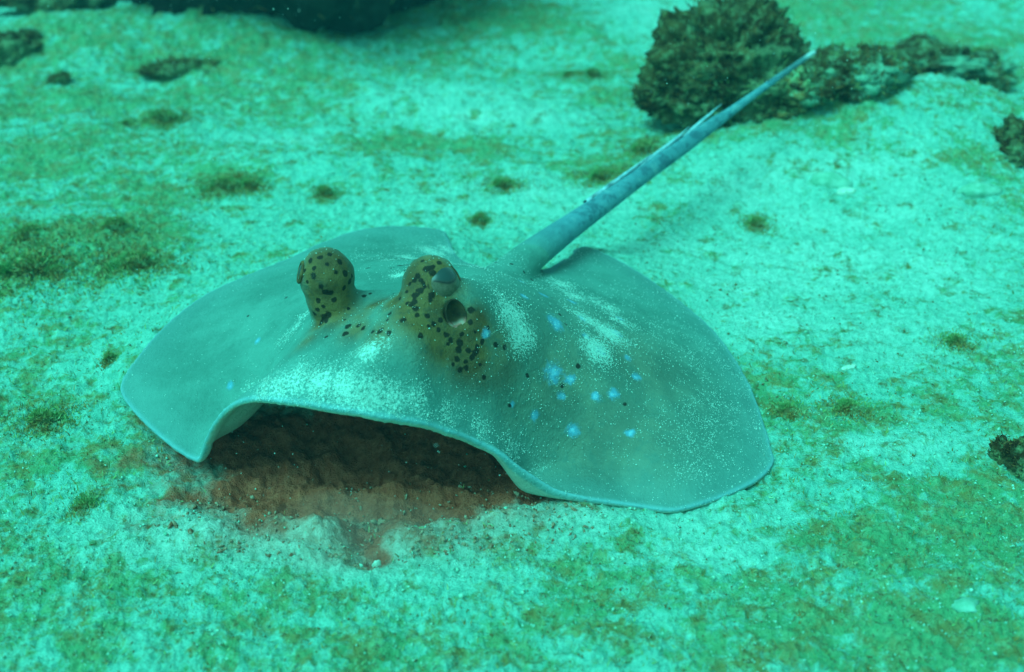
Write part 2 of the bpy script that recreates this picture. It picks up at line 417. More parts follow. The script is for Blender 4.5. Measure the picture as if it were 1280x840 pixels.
def rock(name, px, py, size, seed, label, cat, group=None, mat=None, fronds=300, fl=.012, fw=.0016, sub=4, sink=.25, rot=0.0, fmat=None, halo=0, back=.6, **kw):
    p = on_ground(px, py)
    me = rock_mesh(name, size, seed, sub, **kw)
    v, n = coords(me), vnormals(me)
    o = link(name, me, mat or rk.m, None, label, cat, group)
    o.location = (p[0], p[1] + size[1] * back, p[2] + size[2] * (kw.get('flat', .35) - sink))
    o.rotation_euler = (0, 0, rot)
    if fronds:
        w = np.clip(n[:, 2] + .75, 0, 1)
        i = RNG.choice(len(v), fronds, p=w / w.sum())
        V, F = blades(v[i], n[i] + np.array([0, 0, .4]), fl * RNG.uniform(.4, 1.3, fronds), fw * RNG.uniform(.6, 1.4, fronds), .5)
        if halo:      # loose fuzz thinning out round the clump's foot
            m_ = fronds
            hx, hy = RNG.normal(0, size[0] * 1.15, m_), RNG.normal(0, size[1] * 1.5, m_)
            cr, sr = math.cos(rot), math.sin(rot)
            wz = ground(o.location[0] + hx * cr - hy * sr, o.location[1] + hx * sr + hy * cr) - o.location[2]
            V2, F2 = blades(np.stack([hx, hy, wz], -1), np.tile([0, 0, 1.0], (m_, 1)), fl * .8 * RNG.uniform(.4, 1.3, m_), fw * RNG.uniform(.6, 1.4, m_), .8)
            F = np.concatenate([F, F2 + len(V)]); V = np.concatenate([V, V2])
        fm = mesh_from('algae_fronds', V, F)
        q = link('algae_fronds', fm, fmat or fr.m, o, kind='stuff')
    return o

rock('reef_boulder', 340, 24, (.30, .30, .30), 12, 'big nearly black boulder rising from the sand, its shaded face undercut', 'rock', None, dk.m, 1400, .02, .003, 5, sink=.06, undercut=.35, flat=.45, fine=.05)
RK = dict(rough=.42, freq=2.3, fine=.12)
rock('algae_rock', 930, 176, (.098, .09, .088), 4, 'tall brown and green algae covered rock right behind the tail tip', 'rock', None, None, 7000, .007, .0013, 6, sink=.05, lobes=13, back=1.15, **RK)
rock('algae_rock', 868, 168, (.050, .06, .055), 5, 'shaggy low rock leaning on the tall rock behind the tail', 'rock', None, None, 3200, .007, .0013, 5, sink=.10, lobes=9, back=1.1, **RK)
rock('algae_rock', 1065, 128, (.085, .07, .040), 9, 'low wide mossy rock behind the pale sand hump', 'rock', None, ms_.m, 3400, .006, .0013, 5, sink=.12, lobes=9, **RK)
rock('algae_rock', 1180, 112, (.110, .10, .036), 21, 'rounded mossy rock at the end of the reef row behind the sand hump', 'rock', None, ms_.m, 4000, .0065, .0014, 5, sink=.15, lobes=10, **RK)
rock('algae_rock', 1010, 148, (.036, .04, .030), 33, 'small pale topped rock wedged beside the tall algae covered rock', 'rock', None, tf.m, 900, .004, .001, 5, sink=.12, lobes=5, back=1.1, **RK)
rock('algae_rock', 1290, 214, (.036, .05, .038), 14, 'dark squat rock alone on the far sand slope', 'rock', None, None, 1200, .004, .001, 5, sink=.15, lobes=5, **RK)
rock('algae_rock', 1294, 600, (.018, .02, .020), 15, 'brown weedy stone on the sand well outside the blue-spotted fin tip', 'rock', None, None, 1500, .0025, .0006, 5, sink=.15, lobes=5, **RK)
rock('algae_rock', 5, 82, (.060, .06, .046), 16, 'dark lumpy rock next to the round algae ball', 'rock', None, None, 1500, .005, .0015, 5, sink=.1, lobes=6, **RK)
rock('algae_rock', 60, 15, (.11, .08, .05), 18, 'long low rock behind the dark lumpy rock', 'rock', None, None, 1500, .006, .0016, 5, sink=.15, lobes=6, **RK)
rock('rubble_ledge', 224, 97, (.060, .030, .022), 19, 'long dark ledge of rubble under a sandy ridge in front of black boulder', 'ledge', None, None, 1500, .006, .0013, 4, sink=.12, rot=.12, lobes=7, **RK)
rock('algae_ball', 72, 107, (.019, .019, .016), 20, 'round dark algae ball standing alone near the lumpy rock', 'algae clump', None, None, 900, .005, .0012, 5, sink=.2, lobes=5, **RK)

for i, (px, py, rx, ry, rz, lab) in enumerate(CL):
    rock('algae_clump', px, py, (rx * .55, ry * .6, rz * .55), 40 + i, lab, 'algae clump', 'algae clumps on the sand', tf.m, int(600 + 55000 * rx), .0022 + .06 * rx, .0004 + .014 * rx, 4, halo=1, fmat=gf.m, sink=.25, lobes=5, rough=.35, freq=1.9, fine=.12, rot=(i * .37) % .6 - .3)

# pale shells and stones
sh = Mat('pale_shell', .6, .3)
n1 = sh.noise(160, 4, .6)
sh.base(sh.mix(sh.ramp(n1, .35, .65), (.26, .46, .36), (.42, .66, .56))); sh.bump(n1, .0008, .6)
st = Mat('pale_stone', .85, .15)
n1 = st.noise(90, 5, .65)
st.base(st.mix(st.ramp(n1, .35, .65), (.10, .32, .22), (.19, .46, .36))); st.bump(n1, .001, .6)
SHL = [('pebble', 1228, 247, .020, .011, .010, st, 'flat pale green stone lying half buried on the far sand slope', .1),
       ('pebble', 1040, 236, .020, .009, .012, st, 'pale tilted stone chip near the foot of the sand hump', -.3),
       ('coral_rubble', 1058, 243, .010, .006, .005, sh, 'bright white bit of coral rubble near the tilted stone chip', .2),
       ('shell_fragment', 1062, 462, .006, .003, .002, sh, 'white shell fragment on bare sand outside the blue-spotted fin', .5),
       ('pebble', 1210, 764, .008, .005, .003, st, 'pale oval pebble in the green film', .1),
       ('shell_fragment', 471, 709, .0026, .0014, .0034, sh, 'small white shell chip standing at the edge of the dug pit', .3)]
for i, (nm, px, py, a, b, cc, m, lab, rot) in enumerate(SHL):
    o = rock(nm, px, py, (a, b, cc), 80 + i, lab, 'shell' if 'shell' in nm else 'coral' if 'coral' in nm else 'pebble', None, m.m, 0, sub=3, sink=.15, rot=rot, rough=.22, fine=.08)

# ------------------------------------------------------------------ the ray
INNER = [(450, 470, .082), (450, 430, .088), (475, 375, .090), (400, 400, .080), (520, 440, .090), (560, 490, .080), (600, 400, .094), (640, 355, .080), (595, 335, .086),
         (560, 350, .090), (700, 420, .064), (680, 360, .056), (760, 440, .046), (850, 500, .021), (800, 580, .014), (700, 570, .034), (640, 510, .063),
         (330, 425, .050), (270, 440, .032), (220, 490, .021), (345, 470, .068), (390, 470, .075), (480, 345, .078), (460, 325, .062), (780, 370, .028), (720, 345, .035)]
MP = np.array([at(*m) for m in MARGIN]); IP = np.concatenate([np.array([at(*m) for m in INNER]), [[-.172, .572, .017], [-.161, .585, .028]]])
CT = np.concatenate([MP, IP])
def tps_fit(P, z, lam=2e-5):
    n = len(P); d2 = ((P[:, None] - P[None]) ** 2).sum(-1)
    K = .5 * d2 * np.log(d2 + 1e-12) + lam * np.eye(n)
    A = np.zeros((n + 3, n + 3)); A[:n, :n] = K; A[:n, n] = 1; A[:n, n + 1:] = P; A[n, :n] = 1; A[n + 1:, :n] = P.T
    return np.linalg.solve(A, np.concatenate([z, np.zeros(3)]))
TW = tps_fit(CT[:, :2], CT[:, 2])
def tps(Q):
    out = np.empty(len(Q))
    for i in range(0, len(Q), 20000):
        q = Q[i:i + 20000]
        d2 = ((q[:, None] - CT[None, :, :2]) ** 2).sum(-1)
        out[i:i + 20000] = (.5 * d2 * np.log(d2 + 1e-12)) @ TW[:-3] + TW[-3] + q @ TW[-2:]
    return out
# closed Catmull-Rom through the margin
def catmull(P, k):
    n = len(P); out = []
    for i in range(n):
        a, b, c_, d = P[i - 1], P[i], P[(i + 1) % n], P[(i + 2) % n]
        for t in np.linspace(0, 1, k, endpoint=False):
            out.append(.5 * ((2 * b) + (-a + c_) * t + (2 * a - 5 * b + 4 * c_ - d) * t * t + (-a + 3 * b - 3 * c_ + d) * t ** 3))
    return np.array(out)
OUT = catmull(MP, 10)
CEN = np.array([-0.03, 0.625])
ang = np.unwrap(np.arctan2(OUT[:, 1] - CEN[1], OUT[:, 0] - CEN[0]))
dd = np.diff(ang)
print('outline monotone:', (dd < 0).mean(), 'worst', dd.max())
ts = np.concatenate([np.linspace(0.02, .8, 60, endpoint=False), np.linspace(.8, 1, 36)])
xy = CEN + (OUT[None, :, :2] - CEN) * ts[:, None, None]
na, nt_ = xy.shape[0], xy.shape[1]
ztop = tps(xy.reshape(-1, 2)).reshape(na, nt_)
k = sstep(.94, 1, ts)[:, None]
ztop = ztop * (1 - k) + np.maximum(OUT[None, :, 2], .002) * k
# small ripples of the fin
ztop = np.maximum(ztop, .0028)
TOP = np.dstack([xy, ztop])
dr = np.gradient(TOP, axis=0); da = np.roll(TOP, -1, 1) - np.roll(TOP, 1, 1)
NN = np.cross(da, dr); NN /= np.linalg.norm(NN, axis=2)[:, :, None] + 1e-12
NN[NN[:, :, 2] < 0] *= -1
front = np.exp(-((OUT[:, 0] + .05) / .11) ** 2) * (OUT[:, 1] < .60)
th = .0030 + .0020 * front[None] * sstep(0, 1, ts)[:, None] + .024 * (1 - ts[:, None]) ** 1.3
BOT = TOP - NN * th[:, :, None]
def grid_faces(a, n, off, flip):
    i = np.arange(a - 1)[:, None]; j = np.arange(n)[None]
    j2 = (j + 1) % n
    q = np.stack([i * n + j, i * n + j2, (i + 1) * n + j2, (i + 1) * n + j], -1).reshape(-1, 4) + off
    return q[:, ::-1] if flip else q
nV = na * nt_
Vd = np.concatenate([TOP.reshape(-1, 3), BOT.reshape(-1, 3), [[CEN[0], CEN[1], TOP[0, :, 2].mean()], [CEN[0], CEN[1], BOT[0, :, 2].mean()]]])
Fd = [grid_faces(na, nt_, 0, False), grid_faces(na, nt_, nV, True)]
j = np.arange(nt_); j2 = (j + 1) % nt_
Fd.append(np.stack([(na - 1) * nt_ + j, (na - 1) * nt_ + j2, nV + (na - 1) * nt_ + j2, nV + (na - 1) * nt_ + j], -1))
Fd = np.concatenate(Fd)
Ft = np.concatenate([np.stack([j2, j, np.full(nt_, 2 * nV)], -1), np.stack([nV + j, nV + j2, np.full(nt_, 2 * nV + 1)], -1)])

# tail: photo line with heights, radii
TAIL = [(600, 375, .060, .020, .016), (630, 350, .056, .0165, .013), (662, 322, .051, .0145, .0115), (705, 290, .050, .0122, .0105), (750, 258, .054, .0108, .0098), (800, 222, .060, .0096, .0090), (850, 187, .067, .0086, .0082),
        (885, 161, .077, .0074, .0072), (915, 139, .085, .0056, .0056), (945, 117, .094, .0044, .0044), (980, 92, .105, .0036, .0036), (1018, 65, .118, .0028, .0028)]
TP = np.array([at(a, b, c_) for a, b, c_, _, _ in TAIL]); TR = np.array([[r, s_] for *_, r, s_ in TAIL])
def open_catmull(P, k):
    Q = np.concatenate([[2 * P[0] - P[1]], P, [2 * P[-1] - P[-2]]]); out = []
    for i in range(1, len(Q) - 2):
        a, b, c_, d = Q[i - 1:i + 3]
        for t in np.linspace(0, 1, k, endpoint=False):
            out.append(.5 * ((2 * b) + (-a + c_) * t + (2 * a - 5 * b + 4 * c_ - d) * t * t + (-a + 3 * b - 3 * c_ + d) * t ** 3))
    out.append(P[-1]); return np.array(out)
tl = open_catmull(np.concatenate([TP, TR], 1), 10)
tp, tr = tl[:, :3], tl[:, 3:] * np.interp(np.arange(len(tl)), [0, 20, 50, 90, len(tl)], [1, 1, .86, .86, 1])[:, None]
tg = np.gradient(tp, axis=0); tg /= np.linalg.norm(tg, axis=1)[:, None]
sidev = np.cross(tg, [0, 0, 1.0]); sidev /= np.linalg.norm(sidev, axis=1)[:, None]
upv = np.cross(sidev, tg)
NA = 28
aa = np.linspace(0, 2 * math.pi, NA, endpoint=False)
ca, sa = np.cos(aa), np.sin(aa)
u_ = np.linspace(0, 1, len(tp))
keel = .0022 * (sstep(.40, .52, u_) * (1 - sstep(.66, .72, u_)))     # low skin fold along the top of the tail
prof = np.maximum(sa, 0) ** 8
VT = tp[:, None] + sidev[:, None] * (tr[:, :1] * ca)[:, :, None] + upv[:, None] * (tr[:, 1:] * sa * np.where(sa < 0, .75, 1) + keel[:, None] * prof)[:, :, None]
nTl = len(tp)
FT = grid_faces(nTl, NA, 0, False)
VT = VT.reshape(-1, 3)

# eye mounds: (photo x, y, height, rx, ry, rz)
def ell(px, py, z, r, sub=4):
    v, f = ICO[sub]
    return v * np.array(r) + at(px, py, z), f
MND = [(409, 347, .104, (.0165, .0165, .0185)), (414, 372, .091, (.0155, .017, .016)), (432, 388, .079, (.022, .022, .011)),
       (539, 360, .106, (.0172, .0172, .0195)), (531, 384, .098, (.0165, .017, .017)), (550, 408, .081, (.024, .022, .013)), (586, 408, .078, (.018, .017, .011)),
       (478, 383, .083, (.034, .012, .010))]
parts_v, parts_f = [], []
bmV = [Vd]; tri = [Ft]; quad = [Fd]; off = len(Vd)
quad.append(FT + off); bmV.append(VT); 
capA = VT[:NA].mean(0); capB = VT[-NA:].mean(0)
bmV.append(np.array([capA, capB])); o2 = off + len(VT)
jj = np.arange(NA); jn = (jj + 1) % NA
tri.append(np.stack([jn + off, jj + off, np.full(NA, o2)], -1)); tri.append(np.stack([jj + off + (nTl - 1) * NA, jn + off + (nTl - 1) * NA, np.full(NA, o2 + 1)], -1))
off = o2 + 2
for px, py, z, r in MND:
    v, f = ell(px, py, z, r)
    bmV.append(v); tri.append(f + off); off += len(v)
raw = bpy.data.meshes.new('raw')
raw.from_pydata(np.concatenate(bmV).tolist(), [], [q.tolist() for q in np.concatenate(quad)] + [q.tolist() for q in np.concatenate(tri)])
import bmesh
bm = bmesh.new(); bm.from_mesh(raw); bmesh.ops.recalc_face_normals(bm, faces=bm.faces); bm.to_mesh(raw); bm.free()
tmp = bpy.data.objects.new('tmp', raw); COL.objects.link(tmp)
md = tmp.modifiers.new('r', 'REMESH'); md.mode = 'VOXEL'; md.voxel_size = .00125; md.use_smooth_shade = True
ms = tmp.modifiers.new('s', 'SMOOTH'); ms.factor = .5; ms.iterations = 5
dg = bpy.context.evaluated_depsgraph_get()
rme = bpy.data.meshes.new_from_object(tmp.evaluated_get(dg)); rme.name = 'body'
bpy.data.objects.remove(tmp); bpy.data.meshes.remove(raw)
P = coords(rme)
# blend the eye mounds into the head: extra smoothing where they join
E = np.empty(len(rme.edges) * 2, dtype=np.int32); rme.edges.foreach_get('vertices', E); E = E.reshape(-1, 2)
eyeL, eyeR = at(409, 347, .104), at(539, 360, .106)
headw = np.exp(-(((P[:, None] - np.array([at(418, 385, .085), at(548, 412, .088), at(478, 383, .088), at(584, 406, .086), at(530, 400, .09)])[None]) ** 2).sum(-1).min(1)) / .020 ** 2)
headw[P[:, 2] < .05] = 0
tailw = np.exp(-((P - at(645, 335, .05)) ** 2).sum(-1) / .035 ** 2)
wgt = np.clip(headw + tailw, 0, 1)[:, None]
deg = np.bincount(E.ravel(), minlength=len(P)).astype(float)[:, None]
for _ in range(36):
    acc = np.zeros_like(P)
    for kx in range(3):
        acc[:, kx] = np.bincount(E[:, 0], P[E[:, 1], kx], len(P)) + np.bincount(E[:, 1], P[E[:, 0], kx], len(P))
    P += wgt * .6 * (acc / np.maximum(deg, 1) - P)
mw = np.exp(-np.minimum(((P - eyeL) ** 2).sum(1), ((P - eyeR) ** 2).sum(1)) / .022 ** 2) * (P[:, 2] > .085)
dirn = P - np.where((((P - eyeL) ** 2).sum(1) < ((P - eyeR) ** 2).sum(1))[:, None], eyeL, eyeR)
dirn /= np.linalg.norm(dirn, axis=1)[:, None]
P += dirn * (mw * .0016 * fbm(P[:, 0], P[:, 1], P[:, 2], 130, 3, .5, 101))[:, None]      # warty skin of the eye mounds
rme.vertices.foreach_set('co', P.astype(np.float32).ravel()); rme.update()
smooth(rme)
N = vnormals(rme)
print('ray verts', len(P))
tv = np.empty(len(rme.polygons) * 4, dtype=np.int32)
bvh = BVHTree.FromPolygons([Vector(p) for p in P], [tuple(p.vertices) for p in rme.polygons])
_d = Vector(ray_dir(572, 392)).normalized()
_loc = np.array(bvh.ray_cast(Vector((0, 0, CAM_H)), _d)[0])
SPN = np.array(Vector((.5, -.72, .48)).normalized())
P -= SPN * (.0095 * np.exp(-(((P - _loc) ** 2).sum(1) / .0068 ** 2) ** 2))[:, None]      # the spiracle's pocket
rme.vertices.foreach_set('co', P.astype(np.float32).ravel()); rme.update()
bvh = BVHTree.FromPolygons([Vector(p) for p in P], [tuple(p.vertices) for p in rme.polygons])
N = vnormals(rme)
def hit(px, py):
    d = Vector(ray_dir(px, py)).normalized()
    loc, nrm, i, dist = bvh.ray_cast(Vector((0, 0, CAM_H)), d)
    return (np.array(loc), np.array(nrm)) if loc else (None, None)

# dark spots of the skin (photo x, y, radius in photo pixels)
DS = [(388, 326, 4), (400, 322, 4), (412, 318, 3.5), (425, 327, 4), (392, 345, 4), (401, 358, 4), (407, 365, 4), (413, 366, 4), (384, 352, 3), (398, 376, 4), (404, 383, 3), (397, 387, 3.5), (432, 342, 4.5), (437, 352, 4), (417, 375, 4), (393, 335, 3), (420, 340, 3), (430, 360, 3.5), (381, 338, 3), (409, 330, 3), (440, 345, 3),
      (406, 397, 6), (410, 393, 5), (402, 403, 4), (393, 392, 3.5), (435, 408, 5), (432, 417, 4.5), (448, 407, 4), (454, 410, 4), (466, 415, 3.5), (475, 414, 5), (486, 416, 4), (430, 400, 3), (408, 421, 2.5), (487, 392, 3.5), (436, 386, 2.5), (484, 400, 2.5), (504, 400, 5), (408, 402, 3),
      (533, 336, 5), (540, 334, 5), (541, 341, 5), (522, 345, 4.5), (518, 350, 4), (525, 363, 5.5), (531, 356, 4.5), (518, 369, 5), (518, 377, 4), (540, 369, 5), (538, 375, 3.5), (514, 381, 4), (519, 386, 5), (521, 394, 4), (509, 379, 3), (526, 350, 3), (508, 365, 3), (512, 355, 3), (528, 326, 3), (549, 328, 4),
      (534, 395, 4), (542, 405, 4), (551, 400, 4), (526, 420, 4.5), (558, 418, 4), (563, 425, 4), (574, 428, 5.5), (573, 437, 5), (585, 438, 4), (595, 440, 5), (590, 447, 4), (571, 449, 4.5), (575, 462, 4), (583, 460, 4), (603, 427, 4), (589, 387, 5), (588, 402, 4), (620, 431, 4), (631, 434, 4), (560, 430, 3), (567, 455, 3), (582, 452, 3.5), (596, 433, 3.5), (605, 472, 3.5), (610, 410, 3), (600, 456, 3), (548, 412, 3.5), (536, 408, 3), (577, 418, 3.5), (594, 415, 3),
      (723, 458, 4), (659, 469, 3.5), (703, 482, 3), (781, 505, 3), (637, 507, 3), (648, 380, 3), (654, 375, 2.5), (700, 393, 3), (707, 405, 2.5), (640, 395, 2.5), (690, 372, 2.5), (460, 335, 3), (490, 335, 3.5), (500, 332, 4), (508, 331, 3.5), (506, 338, 3), (640, 330, 3), (655, 340, 3), (620, 328, 2.5), (665, 350, 3), (358, 372, 2.5), (310, 395, 2.2), (455, 370, 3), (463, 367, 3), (500, 373, 3), (492, 367, 2.5)]
BS = [(694, 403, 11), (692, 466, 12), (713, 474, 7), (767, 492, 7), (716, 538, 7.5), (788, 542, 6.5), (608, 416, 7), (680, 369, 7), (655, 370, 6), (795, 471, 6), (784, 447, 5), (702, 495, 5), (668, 519, 6), (745, 496, 6), (715, 377, 7), (770, 416, 8), (750, 437, 8), (728, 398, 6), (288, 482, 5), (322, 426, 4), (775, 398, 5), (652, 352, 5), (640, 505, 4), (732, 420, 5)]
def field(spots, fx, seed):
    D = np.full(len(P), 6.0)
    for px, py, r in spots:
        loc, _ = hit(px, py)
        if loc is None: continue
        rr = r / FPX * np.linalg.norm(loc - np.array([0, 0, CAM_H])) * fx
        d = np.linalg.norm(P - loc, axis=1)
        near = d < rr * 6
        D[near] = np.minimum(D[near], d[near] / rr)
    return D
attr(rme, 'dark_spot', field(DS, 1.0, 1))
attr(rme, 'blue_spot', field(BS, 1.0, 2))
def blobs(L):
    """soft weights: (photo x, y, radius m, strength)"""
    W = np.zeros(len(P))
    for px, py, r, s_ in L:
        loc, _ = hit(px, py)
        if loc is None: continue
        W = np.maximum(W, s_ * np.exp(-((P - loc) ** 2).sum(1) / r ** 2))
    return W
brw = blobs([(409, 340, .022, 1), (412, 372, .020, 1), (400, 400, .010, .8), (385, 425, .010, .5), (535, 350, .023, 1), (530, 390, .022, 1), (560, 420, .022, 1), (585, 445, .020, .9), (600, 470, .015, .6), (470, 380, .012, .7), (495, 375, .012, .8), (450, 395, .012, .5), (475, 415, .014, .55), (445, 412, .012, .6), (595, 405, .014, .9), (620, 430, .02, .5), (625, 460, .025, .5), (700, 480, .05, .34), (760, 540, .06, .34), (800, 460, .06, .30), (640, 500, .03, .30)])
brw = np.clip(brw * 1.4, 0, 1)
attr(rme, 'olive', brw)
sandw = blobs([(400, 480, .016, .75), (430, 486, .016, .8), (460, 494, .016, .8), (490, 498, .014, .7), (350, 484, .014, .7), (330, 488, .012, .65), (370, 475, .015, .7), (310, 487, .010, .5), (520, 500, .014, .6), (560, 515, .014, .5), (600, 535, .013, .5), (640, 560, .013, .5), (670, 585, .012, .4), (460, 438, .012, .7), (480, 430, .01, .5),
               (640, 395, .020, .75), (650, 415, .018, .75), (630, 380, .015, .5), (745, 435, .016, .8), (760, 415, .018, .8), (735, 400, .018, .7), (775, 400, .014, .6), (720, 370, .018, .6), (700, 355, .015, .6), (740, 375, .015, .5), (760, 385, .012, .6), (380, 395, .008, .6), (370, 408, .008, .6), (360, 418, .008, .5), (350, 428, .007, .45), (392, 385, .006, .5),
               (498, 344, .007, .8), (510, 322, .012, .7), (540, 315, .014, .7), (560, 312, .012, .6), (480, 325, .008, .5), (870, 560, .04, .35), (900, 520, .04, .35), (880, 450, .04, .25), (850, 370, .03, .3), (820, 350, .02, .4), (840, 420, .04, .2), (660, 440, .04, .2), (740, 470, .05, .2), (820, 540, .05, .2), (800, 330, .015, .4)])
sandw = np.where(N[:, 2] > .1, sandw, 0)
attr(rme, 'sand', sandw)
# distance to the disc margin, for the pale edge
from mathutils.kdtree import KDTree
kd = KDTree(len(OUT) * 4)
O4 = np.concatenate([OUT + (np.roll(OUT, -1, 0) - OUT) * f_ for f_ in (0, .25, .5, .75)])
for i, q in enumerate(O4): kd.insert(q, i)
kd.balance()
tail_t = np.full(len(P), 0.0)
md_ = np.array([kd.find(p)[2] for p in P])
attr(rme, 'edge', np.exp(-(md_ / .0020) ** 2))
attr(rme, 'edge_soft', np.exp(-(md_ / .022) ** 2))
attr(rme, 'ventral', sstep(.05, -.35, N[:, 2]) * (P[:, 1] < .80) * sstep(-.0005, -.0022, P[:, 2] - tps(P[:, :2])))
# along the tail
ktd = KDTree(len(tp))
for i, q in enumerate(tp): ktd.insert(q, i)
ktd.balance()
far_ = (P[:, 1] > .74) & (P[:, 0] > .0)
tt_ = np.zeros(len(P))
for i in np.nonzero(far_)[0]:
    _, j_, d_ = ktd.find(P[i])
    if d_ < .02: tt_[i] = u_[j_]
attr(rme, 'tail_along', tt_)

sk = Mat('ray_skin', .6, .12)
tex = sk.noise(420, 4, .7); mott = sk.noise(28, 5, .6); grn = sk.noise(1300, 2, .6)
c = sk.mix(sk.ramp(mott, .35, .65), (.046, .180, .152), (.074, .245, .210))
c = sk.mix(sk.ramp(tex, .45, .8, 0, .35), c, (.13, .34, .30))
olv = sk.mix(sk.ramp(mott, .4, .6), (.085, .045, .009), (.150, .092, .018))
olv = sk.mix(sk.ramp(sk.noise(140, 4, .7), .50, .66, 0, .7), olv, (.05, .04, .016))
c = sk.mix(sk.math('MULTIPLY', sk.att('olive'), .9), c, olv)
c = sk.mix(sk.math('MULTIPLY', sk.att('edge_soft'), .45), c, (.085, .25, .24))
# blue spots, with a soft irregular outline
bd = sk.math('ADD', sk.att('blue_spot'), sk.math('MULTIPLY', sk.math('SUBTRACT', sk.noise(260, 3, .7), .5), 2.4))
c = sk.mix(sk.ramp(bd, 1.5, .35, 0, .72), c, (.07, .32, .50))
c = sk.mix(sk.ramp(bd, .55, .0, 0, .5), c, (.20, .52, .66))
dsd = sk.math('ADD', sk.att('dark_spot'), sk.math('MULTIPLY', sk.math('SUBTRACT', sk.noise(330, 2, .6), .5), 1.4))
c = sk.mix(sk.ramp(dsd, 1.15, .75, 0, .93), c, (.008, .009, .007))
# clinging sand film
sf = sk.math('ADD', sk.att('sand'), sk.math('MULTIPLY', sk.math('SUBTRACT', sk.noise(600, 4, .8), .5), 2.2))
c = sk.mix(sk.ramp(sf, .42, .80, 0, .85), c, (.34, .64, .58))
c = sk.mix(sk.math('MULTIPLY', sk.att('edge'), .6), c, (.15, .40, .46))
c = sk.mix(sk.math('MULTIPLY', sk.att('ventral'), .95), c, (.26, .40, .31))
# tail: bluish, dark and white bands at its end
ta = sk.att('tail_along')
c = sk.mix(sk.ramp(ta, .12, .3, 0, .6), c, (.065, .25, .35))
tb = sk.noise(75, 4, .7)
c = sk.mix(sk.math('MULTIPLY', sk.ramp(ta, .15, .35), sk.ramp(tb, .48, .62, 0, .8)), c, (.03, .11, .15))
c = sk.mix(sk.math('MULTIPLY', sk.ramp(ta, .15, .35), sk.ramp(tb, .46, .34, 0, .6)), c, (.14, .34, .36))
c = sk.mix(sk.math('MULTIPLY', sk.ramp(ta, .86, .92), .7), c, (.06, .15, .16))
c = sk.mix(sk.math('MULTIPLY', sk.ramp(ta, .965, .98), .8), c, (.34, .55, .55))
sk.base(c)
sk.b.inputs['Subsurface Weight'].default_value = 0.15
sk.b.inputs['Subsurface Radius'].default_value = (1, 1, .9)
sk.b.inputs['Subsurface Scale'].default_value = .004
sk.bump(sk.math('ADD', sk.math('ADD', tex, sk.math('MULTIPLY', grn, .5)), sk.math('MULTIPLY', sk.noise(70, 4, .6), 2.2)), .0010, .9)

ROOT = bpy.data.objects.new('stingray', None); COL.objects.link(ROOT)
base = at(470, 590)
ROOT.location = (CEN[0], CEN[1], 0)
ROOT['label'] = 'grey blue-spotted stingray arching its disc over a dug pit in sand'
ROOT['category'] = 'stingray'
def rebase(o):
    o.parent = ROOT
    o.matrix_parent_inverse.identity()
    o.location = (o.location[0] - CEN[0], o.location[1] - CEN[1], o.location[2])
bodyo = link('body', rme, sk.m); rebase(bodyo)

# eyeballs: globe with pale iris and dark crescent slit, ringed by an eyelid fold
ey = Mat('eyeball_iris', .3, .3)
iris = ey.noise(350, 4, .7)
c = ey.mix(ey.ramp(iris, .35, .7), (.07, .062, .035), (.115, .10, .07))
c = ey.mix(ey.att('cornea'), c, (.02, .045, .045))
c = ey.mix(ey.att('slit'), c, (.006, .007, .007))
ey.base(c)
lidm = Mat('eyelid_skin', .6, .2)
nn = lidm.noise(150, 3, .6)
lidm.base(lidm.mix(lidm.ramp(nn, .4, .6), (.05, .035, .012), (.12, .08, .025)))
def eyeball(cen, look, r, d=.0083, R1=.0168):
    look = Vector(look).normalized()
    v, f = ICO[5]
    q = np.array(look.to_track_quat('Z', 'Y').to_matrix())
    me = mesh_from('eye', (v * r) @ q.T, f); smooth(me)
    x, y, z = v[:, 0], v[:, 1], v[:, 2]
    # crescent slit of a ray's pupil: a dark U below the cornea
    cur = y - (-.12 + .75 * (x - .05) ** 2)
    slit = np.exp(-(cur / .06) ** 2) * (z > 0) * (np.abs(x - .05) < .75)
    attr(me, 'slit', slit); attr(me, 'cornea', sstep(-.02, .12, cur) * (z > 0))
    o = link('eye', me, ey.m); o.location = cen + np.array(look) * d; rebase(o)
    # lid: thin torus
    xi = (d * d + R1 * R1 - r * r) / (2 * d)
    R, rr, n, m = math.sqrt(R1 * R1 - xi * xi) * 1.0, r * .11, 48, 10
    A, B = np.meshgrid(np.linspace(0, 2 * math.pi, n, endpoint=False), np.linspace(0, 2 * math.pi, m, endpoint=False), indexing='ij')
    tv_ = np.stack([(R + rr * np.cos(B)) * np.cos(A), (R + rr * np.cos(B)) * np.sin(A), rr * np.sin(B) + xi - d], -1).reshape(-1, 3)
    i = np.arange(n)[:, None]; j = np.arange(m)[None]
    ff = np.stack([i * m + j, ((i + 1) % n) * m + j, ((i + 1) % n) * m + (j + 1) % m, i * m + (j + 1) % m], -1).reshape(-1, 4)
    lm = mesh_from('eyelid', tv_ @ q.T, ff); smooth(lm)
    link('eyelid', lm, lidm.m, o)
eyeball(eyeR, (.60, -.60, .54), .0122, .0074)
eyeball(eyeL, (-.93, -.20, .32), .0112, .0062)

